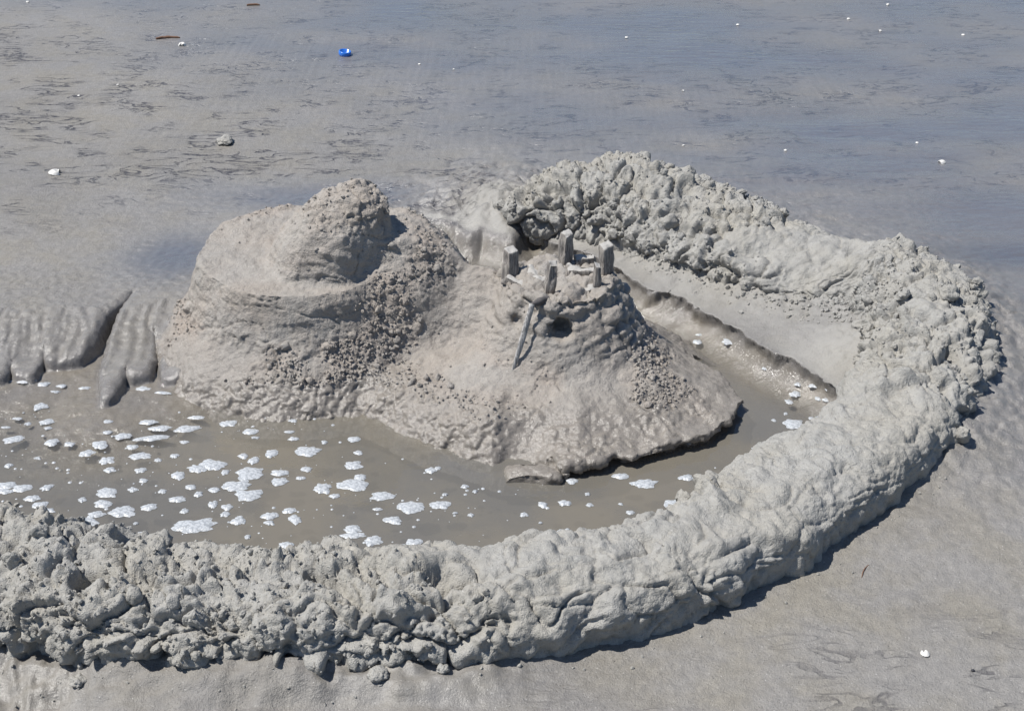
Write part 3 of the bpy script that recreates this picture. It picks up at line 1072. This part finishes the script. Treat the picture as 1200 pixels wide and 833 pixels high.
def splinter(name, pts, widths, thick, mat, seed=0):
    pts = np.array(pts, float)
    n = 26
    t = np.linspace(0, len(pts) - 1, n)
    c = np.stack([np.interp(t, range(len(pts)), pts[:, q]) for q in range(3)], 1)
    w = np.interp(t, range(len(pts)), widths)
    ring = []
    m = 10
    for i in range(n):
        tan_ = c[min(i + 1, n - 1)] - c[max(i - 1, 0)]
        tan_ /= np.linalg.norm(tan_)
        side = np.cross(tan_, (0, .9, .45))
        side /= np.linalg.norm(side)
        up = np.cross(side, tan_)
        for a in range(m):
            th = 2 * math.pi * a / m
            ring.append(c[i] + side * math.cos(th) * w[i] + up * math.sin(th) * w[i] * thick)
    v = np.array(ring)
    v += (.0012 * fbm(v * 60 + seed, 2))[:, None]
    fcs = [(i * m + a, i * m + (a + 1) % m, (i + 1) * m + (a + 1) % m, (i + 1) * m + a) for i in range(n - 1) for a in range(m)]
    v = np.vstack([v, c[0], c[-1]])
    e0, e1 = len(v) - 2, len(v) - 1
    fcs += [(e0, (a + 1) % m, a, a) for a in range(m)]
    fcs += [(e1, (n - 1) * m + a, (n - 1) * m + (a + 1) % m, (n - 1) * m + (a + 1) % m) for a in range(m)]
    q4 = [q for q in fcs if q[2] != q[3]]
    me = bpy.data.meshes.new(name)
    o = c[0].copy()
    me.from_pydata((v - o).tolist(), [], [q if q[2] != q[3] else q[:3] for q in fcs])
    me.polygons.foreach_set('use_smooth', [True] * len(me.polygons))
    me.materials.append(mat)
    return me, o


k = NT('dark_waterlogged_wood')
co_ = k.n('ShaderNodeTexCoord').outputs['Object']
k.l(k.mix(k.noise(90, 4, .6, co_), (0.035, 0.033, 0.035), (0.12, 0.11, 0.105)), k.b.inputs['Base Color'])
k.b.inputs['Roughness'].default_value = .8
M_TARRED = k.m
root = obj('forked_stick', None, label='thin forked driftwood stick leaning against the front of the tower', cat='stick')
foot = G(598, 445, .012)
topp = G(624, 356, .176)
topp[1] -= .035
topp = np.array([G(624, 356, .19)[0], G(624, 356, .19)[1], .19])
me, o_ = splinter('shaft', [foot, .5 * (foot + topp) + (0.001, -.004, 0.004), topp], [.0028, .0078, .0068], .45, M_SPLINT, 3)
root.location = foot
s_ = obj('shaft', me, root)
fork_end = topp + np.array((.036, .030, -.002))
me, o_ = splinter('fork', [topp + np.array((-.004, 0, -.004)), .5 * (topp + fork_end), fork_end], [.006, .012, .009], .8, M_TARRED, 5)
f_ = obj('fork', me, root)
f_.location = Vector(o_) - Vector(foot)
br = topp + np.array((.030, .022, -.058))
me, o_ = splinter('prong', [fork_end, .5 * (fork_end + br), br], [.006, .005, .003], .7, M_TARRED, 6)
f_ = obj('prong', me, root)
f_.location = Vector(o_) - Vector(foot)

# ------------------------------------------------------------------ foam on the water
k = NT('white_sea_foam')
co_ = k.n('ShaderNodeTexCoord').outputs['Object']
vb = k.voro(220, co_)
vb2 = k.voro(150, co_)
hgt = k.math('ADD', k.ramp(vb, .6, .1), k.math('MULTIPLY', k.ramp(vb2, .55, .05), .8))
k.l(k.mix(k.ramp(vb2, .42, .62), (0.50, 0.52, 0.54), (0.36, 0.38, 0.40)), k.b.inputs['Base Color'])
k.b.inputs['Roughness'].default_value = .35
k.b.inputs['Alpha'].default_value = .86
k.l(k.bump(hgt, .25, .002), k.b.inputs['Normal'])
M_FOAM = k.m


def foam_mesh(w, d, seed, tilt):
    """low dome of bubbles with a ragged outline"""
    r = np.random.default_rng(seed)
    nr, na = 9, 40
    th = np.linspace(0, 2 * math.pi, na, endpoint=False)
    o = r.random() * 60
    ring = np.stack([np.cos(th) * 1.3, np.sin(th) * 1.3, 0 * th], 1) + o
    R = 1 + .42 * perlin(ring) + .22 * perlin(ring * 2.7)
    v = [(0, 0, 0)]
    rad = np.linspace(0, 1, nr + 1)[1:]
    vs = [np.array([[0, 0, 1.0]])]
    for q in rad:
        vs.append(np.stack([np.cos(th) * R * q, np.sin(th) * R * q, np.full(na, 1 - q ** 3)], 1))
    v = np.concatenate(vs)
    v[:, 0] *= w / 2
    v[:, 1] *= d / 2
    hgt = min(.006, .0025 + .06 * min(w, d))
    b = lumps(v * np.array([1, 1, 0]) + o, max(.006, .16 * w))[0]
    v[:, 2] = v[:, 2] * hgt * (.75 + .35 * b) - .0006
    c, s = math.cos(tilt), math.sin(tilt)
    v[:, 0], v[:, 1] = v[:, 0] * c - v[:, 1] * s, v[:, 0] * s + v[:, 1] * c
    fcs = [(0, 1 + a, 1 + (a + 1) % na) for a in range(na)]
    for i in range(nr - 1):
        for a in range(na):
            p, q = 1 + i * na + a, 1 + i * na + (a + 1) % na
            fcs += [(p, p + na, q + na), (p, q + na, q)]
    return make_mesh('foam_patch', v, np.array(fcs), M_FOAM)


foam1 = [(90, 75, 60, 16, .15), (145, 87, 40, 18, 0), (208, 92, 40, 12, 0), (185, 112, 35, 8, 0), (283, 100, 40, 14, 0), (480, 103, 65, 20, -.1), (545, 115, 60, 10, -.1),
         (633, 133, 65, 14, -.1), (765, 157, 135, 12, -.1), (30, 78, 60, 6, .05),
         (136, 160, 62, 26, .3), (58, 202, 36, 10, 0), (93, 219, 30, 14, 0), (156, 213, 56, 22, .2), (160, 233, 28, 12, 0), (20, 231, 34, 10, 0), (48, 271, 75, 26, .2), (174, 281, 46, 28, 0),
         (233, 287, 40, 20, 0), (290, 317, 55, 24, .25), (335, 288, 48, 32, .3), (360, 211, 38, 14, 0), (360, 247, 34, 14, 0), (495, 213, 70, 18, 0), (535, 234, 80, 20, .1),
         (622, 237, 92, 26, .2), (656, 198, 55, 14, 0), (765, 217, 56, 24, 0), (412, 261, 66, 26, .15), (508, 267, 140, 22, .1), (441, 297, 44, 20, 0), (468, 326, 82, 26, 0),
         (357, 341, 54, 28, -.1), (368, 373, 42, 20, 0), (585, 325, 36, 16, 0), (617, 280, 34, 12, 0), (529, 340, 28, 14, 0), (470, 375, 38, 20, 0), (597, 391, 50, 34, .1),
         (661, 368, 68, 30, -.3), (713, 355, 92, 40, 0), (754, 380, 28, 22, 0), (480, 408, 36, 16, 0), (445, 438, 36, 18, 0), (545, 444, 30, 16, 0), (638, 430, 40, 20, 0),
         (664, 454, 30, 22, 0), (718, 439, 38, 20, 0), (593, 471, 62, 24, .1), (795, 426, 100, 40, 0), (835, 385, 90, 46, 0), (833, 457, 98, 42, 0), (849, 342, 42, 30, 0),
         (815, 326, 34, 20, 0), (838, 246, 52, 24, 0), (855, 265, 30, 10, 0), (909, 317, 46, 32, 0), (1028, 309, 92, 40, 0), (936, 382, 60, 26, 0), (938, 410, 68, 30, 0),
         (1025, 371, 36, 18, 0), (1079, 435, 64, 40, -.3), (1122, 460, 34, 18, 0), (983, 269, 40, 14, 0), (970, 246, 34, 12, 0), (882, 197, 36, 22, 0), (980, 208, 32, 12, 0),
         (1007, 400, 34, 14, 0), (358, 450, 80, 36, -.1), (345, 486, 60, 34, -.4), (410, 512, 95, 46, -.1), (320, 523, 62, 26, .2), (290, 545, 82, 30, -.2), (107, 468, 56, 24, 0),
         (136, 489, 50, 26, 0), (162, 508, 44, 18, -.2), (155, 433, 44, 24, .1), (74, 433, 66, 32, .1), (20, 424, 70, 30, .1), (15, 445, 60, 20, 0), (30, 358, 30, 16, 0), (275, 473, 28, 20, 0),
         (500, 497, 56, 28, .2), (655, 560, 150, 54, .05), (712, 488, 36, 28, 0), (760, 497, 38, 22, 0), (753, 521, 34, 24, 0), (617, 510, 30, 20, 0), (799, 543, 50, 34, .5),
         (905, 526, 54, 28, 0), (902, 550, 36, 20, 0), (968, 509, 50, 22, .1), (990, 538, 42, 40, .4), (958, 624, 56, 26, 0), (1125, 625, 40, 18, 0), (400, 590, 40, 16, 0),
         (455, 552, 20, 10, 0), (830, 597, 24, 16, 0), (1086, 280, 24, 14, 0), (127, 334, 24, 12, 0), (478, 585, 40, 12, 0)]
foam2 = [(44, 212, 54, 20, 0), (57, 258, 30, 16, 0), (40, 300, 62, 34, 0), (64, 340, 42, 26, 0), (40, 368, 104, 42, -.1), (138, 403, 80, 30, .15), (236, 441, 88, 46, -.15), (331, 432, 70, 32, -.1),
         (176, 484, 64, 30, -.1), (123, 447, 34, 12, 0), (38, 513, 62, 32, 0), (40, 535, 80, 24, 0), (107, 552, 68, 40, 0), (200, 578, 56, 34, 0), (243, 560, 54, 32, 0),
         (300, 317, 36, 26, 0), (323, 310, 24, 14, 0), (412, 371, 26, 14, 0), (448, 388, 20, 12, 0), (348, 398, 22, 12, 0), (433, 467, 24, 14, 0), (382, 460, 20, 8, 0),
         (773, 352, 42, 22, 0), (936, 336, 58, 22, .1), (1017, 362, 88, 32, .1), (1155, 341, 50, 24, 0), (1118, 431, 74, 40, 0), (674, 431, 40, 22, 0), (749, 427, 50, 24, 0),
         (832, 433, 26, 14, 0), (613, 466, 32, 18, 0), (825, 397, 20, 12, 0), (968, 458, 30, 16, 0), (738, 522, 34, 18, 0), (758, 516, 20, 10, 0), (667, 493, 16, 10, 0),
         (935, 430, 20, 10, 0), (1088, 464, 26, 12, 0), (1085, 479, 20, 18, 0), (1140, 387, 14, 10, 0)]
foam3 = [(290, 181, 34, 18, 0), (398, 180, 50, 24, -.2), (300, 156, 36, 8, 0), (525, 273, 22, 12, 0), (640, 328, 24, 14, 0), (632, 362, 44, 28, -.3), (608, 390, 28, 20, 0), (698, 333, 40, 18, 0),
         (745, 347, 22, 14, 0), (712, 378, 26, 16, 0), (738, 383, 28, 14, 0), (598, 431, 18, 10, 0), (555, 454, 18, 12, 0), (625, 466, 74, 34, 0), (688, 447, 22, 14, 0),
         (720, 452, 40, 30, .3), (497, 579, 56, 20, 0), (410, 634, 38, 20, .1), (338, 674, 44, 24, 0), (486, 552, 14, 10, 0), (178, 785, 24, 16, 0), (805, 392, 14, 8, 0), (55, 775, 28, 16, 0)]
fpx = [(a / 2.857, 420 + b / 2.857, c / 2.857, d / 2.857, t, 0) for a, b, c, d, t in foam1]
fpx += [(400 + a / 2.857, 440 + b / 2.857, c / 2.857, d / 2.857, t, 1) for a, b, c, d, t in foam2]
fpx += [(720 + a / 2.975, 340 + b / 2.975, c / 2.975, d / 2.975, t, 2) for a, b, c, d, t in foam3]
for i, (u, v, wpx, hpx, t, zone) in enumerate(fpx):
    zs = np.linspace(.0, WATER_Z, 40)
    pts = np.array([G(u, v, q) for q in zs])
    hit = np.argwhere(ground_height(pts[:, 0], pts[:, 1])[0] >= zs)
    z = max(WATER_Z + .001, float(zs[hit[0, 0]]) + .001) if len(hit) and zs[hit[0, 0]] < -.03 else WATER_Z + .001
    p = G(u, v, z)
    dx = (G(u + .5, v, z) - G(u - .5, v, z))[0] * wpx
    dy = (G(u, v - .5, z) - G(u, v + .5, z))[1] * hpx
    if i < 10:
        lab, grp = 'thin line of white foam along the mud below the slumped bank', 'foam lines at the waterline'
    else:
        sname = 'large' if wpx > 27 else 'mid-sized' if wpx > 17 else 'small' if wpx > 11 else 'tiny'
        sh = 'drawn-out' if wpx > 3.1 * hpx else 'roundish' if wpx < 1.75 * hpx else 'oval'
        di = -poly_sd(p[0:1], p[1:2], np.array(isl))[0]
        dwl = line_d(p[0:1], p[1:2], _p)[0]
        if zone == 2:
            where = 'in the channel between tower island and back bank' if v < 460 else 'in the bend of the moat under the rampart'
        elif dwl < .30:
            where = 'against the front rampart' + (' below the tower' if u > 480 else ' across from the keep' if u > 170 else ' across from the slumped bank')
        elif di < .14:
            where = "close under the keep's foot" if u < 450 else "close under the tower island's edge"
        else:
            where = 'over the dark patch of the pool' if abs(u - 180) < 60 and abs(v - 555) < 30 else 'on the open pool facing the slumped bank' if u < 170 else 'on the open pool facing the keep' if u < 400 else 'on the open water facing the tower'
        gap = min(math.hypot(u - q[0], (v - q[1]) * 2) - (wpx + q[2]) / 2 for m, q in enumerate(fpx) if m != i)
        comp = 'touching another' if gap < 0 else 'beside another' if gap < 12 else 'alone'
        lab = f'{sname} {sh} foam patch {comp} {where}'
        grp = f'{sname} {sh} foam patches {comp} {where}'
    o = obj('foam_patch', foam_mesh(dx * .95, dy * .85, 500 + i, t * 1.5), label=lab, cat='foam', group=grp)
    o.location = (p[0], p[1], z + .0004)

# uncountable specks of froth between the patches
n = 420
sx = rng.uniform(-1.35, .75, n * 6)
sy = rng.uniform(2.1, 3.2, n * 6)
sd_ = poly_sd(sx, sy, moat)
isd_ = poly_sd(sx, sy, np.array(isl))
dens = 0.25 + perlin(np.stack([sx * 4, sy * 4, 0 * sx], 1)) + .5 * (sx < -.1)
ok = (sd_ > .1) & (isd_ < -.03) & (dens > rng.random(n * 6))
sx, sy = sx[ok][:n], sy[ok][:n]
rr = .0012 + .0035 * rng.random(len(sx)) ** 3
th = np.linspace(0, 2 * math.pi, 8, endpoint=False)
vv, ff = [], []
ringv = np.stack([np.cos(th), np.sin(th), 0 * th], 1)
dome = np.vstack([[(0, 0, .55)], ringv * (.65, .65, 1) + (0, 0, .4), ringv])
df = [(0, 1 + a, 1 + (a + 1) % 8) for a in range(8)]
for a in range(8):
    b = (a + 1) % 8
    df += [(1 + a, 9 + a, 9 + b), (1 + a, 9 + b, 1 + b)]
sv = (dome[None] * rr[:, None, None] * np.array([1, 1, .7]) + np.stack([sx, sy, 0 * sx + WATER_Z + .0002], 1)[:, None]).reshape(-1, 3)
sf = (np.array(df)[None] + 17 * np.arange(len(sx))[:, None, None]).reshape(-1, 3)
obj('froth_specks', make_mesh('froth_specks', sv, sf, M_FOAM), label='tiny white specks of froth scattered over the moat water', cat='froth', kind='stuff')

# ------------------------------------------------------------------ loose clods and litter on the beach


def gz_at(u, v):
    p = G(u, v, 0)
    z = float(ground_height(p[0:1], p[1:2])[0][0])
    return G(u, v, z)


foot_pts, foot_r = [], []
for q in range(330):
    i = rng.integers(len(PP))
    if PP[i, 4] > 13.5 or abs(PP[i, 0]) > 1.5:
        continue
    off = PP[i, 3] + .012 + abs(rng.normal()) * (.05 if PP[i, 4] < 7 else .03)
    foot_pts.append(PP[i, :2] + NRM[i] * off)
    foot_r.append(.0010 + .0032 * rng.random() ** 4)
foot_pts, foot_r = np.array(foot_pts), np.array(foot_r)
fz = ground_height(foot_pts[:, 0], foot_pts[:, 1])[0]
o = crumbs('fallen_sand_crumbs', np.column_stack([foot_pts, fz + foot_r * .3]), foot_r, M_WALL, None, np.zeros(3))
o['label'] = 'loose crumbs of grey sand strewn along the outer foot of the rampart'
o['category'] = 'sand crumbs'
for (u, v, r, lab) in [(443, 793, .017, 'small round clod of sand lying clear of the front rampart foot'),
                       (270, 764, .030, 'large rounded clod of sand at the foot of the front rampart'),
                       (356, 772, .034, 'broad lumpy clod of sand slumped before the rampart'),
                       (92, 800, .014, 'small clod half sunk in the shiny mud before the rampart'),
                       (520, 786, .011, 'small clod lying where the rampart begins to smooth out'),
                       (264, 168, .028, 'low lump of sand alone on the open beach behind the keep')]:
    p = gz_at(u, v)
    o = obj('sand_clod', CLODS[int(u) % 6], label=lab, cat='sand clod', group='loose clods on the beach')
    o.location = (p[0], p[1], p[2] + r * .35)
    o.scale = (r, r, r * (.8 if v > 300 else .5))
    o.rotation_euler = (0, 0, u)


def plain(name, col, rough=.5):
    k = NT(name)
    nn = k.noise(120, 3, .6, k.n('ShaderNodeTexCoord').outputs['Object'])
    k.l(k.mix(nn, tuple(q * .8 for q in col), col), k.b.inputs['Base Color'])
    k.b.inputs['Roughness'].default_value = rough
    return k.m


M_SHELL = plain('bleached_shell', (.68, .66, .62), .4)
M_BLUE = plain('blue_plastic', (.03, .17, .62), .25)
M_BROWN = plain('brown_driftwood', (.16, .085, .05), .8)
M_DARK = plain('dark_pebble', (.03, .03, .035), .5)


def shell_mesh(r, seed):
    """half of a small bivalve: ribbed fan-shaped dome"""
    nr, na = 7, 22
    vs, fcs = [(0, -.8 * r, .1 * r)], []
    for i in range(1, nr + 1):
        q = i / nr
        for a in range(na):
            t = math.pi * (-.12 + 1.24 * a / (na - 1))
            rib = 1 + .05 * math.cos(a * math.pi)
            rr_ = r * 1.5 * q * (.72 + .28 * math.sin(t)) * rib
            vs.append((math.cos(t) * rr_ * .8, -.8 * r + math.sin(t) * rr_, r * .55 * math.sin(math.pi * min(q * .92 + .04, 1)) * rib + .03 * r))
    for a in range(na - 1):
        fcs.append((0, 1 + a, 2 + a))
    for i in range(nr - 1):
        for a in range(na - 1):
            p = 1 + i * na + a
            fcs += [(p, p + na, p + na + 1), (p, p + na + 1, p + 1)]
    return make_mesh('shell', vs, np.array(fcs), M_SHELL)


SH = shell_mesh(1.0, 0)
shells = [(214, 53, .017, 'white shell lying beside the brown stick on the far beach'), (62, 204, .020, 'white shell alone on the open sand left of the keep'),
          (1085, 768, .0085, 'pale shell on the sand outside the front rampart'), (1105, 191, .013, 'bright white shell on the blue-sheened sand beyond the corner of the rampart')]
for (u, v) in [(138, 100), (92, 113), (492, 76), (532, 82), (32, 3), (734, 45), (995, 23), (801, 171), (1074, 168), (1129, 42), (1032, 37), (1040, 6), (864, 30), (921, 177), (801, 107)]:
    shells.append((u, v, (.0055 if v > 60 else .008), 'tiny white shell fragment on the wet sand of the far beach'))
for i, (u, v, r, lab) in enumerate(shells):
    p = gz_at(u, v)
    o = obj('shell', SH, label=lab, cat='shell', group='shells on the beach' if i < 4 else 'shell fragments on the far beach')
    o.location = (p[0], p[1], p[2] + .001)
    o.scale = (r, r, r * 1.2)
    o.rotation_euler = (.15, 0, i * 1.7)

# blue plastic bottle cap
p = gz_at(404, 65)
cap = obj('bottle_cap', None, label='bright blue plastic bottle cap lying upturned on the far beach', cat='bottle cap')
cap.location = (p[0], p[1], p[2] + .001)
cap.rotation_euler = (.12, .1, .3)


def lathe(prof, n=36):
    vs, fcs = [], []
    for (r, z) in prof:
        for a in range(n):
            t = 2 * math.pi * a / n
            vs.append((r * math.cos(t), r * math.sin(t), z))
    for i in range(len(prof) - 1):
        for a in range(n):
            b = (a + 1) % n
            fcs.append((i * n + a, i * n + b, (i + 1) * n + b, (i + 1) * n + a))
    return vs, fcs


vs, fcs = lathe([(.0235, .0), (.0255, .004), (.0255, .016), (.0235, .018), (.0205, .018), (.020, .004), (.0008, .0035)])
obj('rim', make_mesh('rim', vs, np.array(fcs), M_BLUE), cap)
vs, fcs = lathe([(.012, .0036), (.013, .009), (.0105, .009), (.010, .0036)])
obj('seal_ring', make_mesh('seal_ring', vs, np.array(fcs), M_BLUE), cap)


def twig(u, v, length, ang, r, mat, name, lab, cat, bend=.1):
    p = gz_at(u, v)
    c, s = math.cos(ang), math.sin(ang)
    pts = [np.array(p) + np.array((c * t * length, s * t * length, r * .6)) + np.array((-s, c, 0)) * bend * length * (1 - 4 * t * t) for t in (-.5, -.25, 0, .25, .5)]
    me, o_ = splinter(name, pts, [r * .6, r, r * 1.05, r * .9, r * .4], .8, mat, u)
    o = obj(name, me, label=lab, cat=cat)
    o.location = o_


twig(197, 46, .10, .15, .007, M_BROWN, 'stick', 'short brown stick lying beside a shell on the far beach', 'stick')
twig(1016, 668, .055, 1.0, .0012, M_BROWN, 'twig', 'hair-thin brown twig on the sand outside the rampart bend', 'twig')
twig(297, 7, .06, .1, .006, M_BROWN, 'stick', 'small dark stick at the far edge of the beach', 'stick')
p = gz_at(1140, 786)
o = obj('pebble', clod_mesh('pebble', 5, 3, M_DARK, .15), label='small black pebble on the sand outside the front rampart', cat='pebble')
o.location = (p[0], p[1], p[2] + .002)
o.scale = (.0035, .0035, .0025)
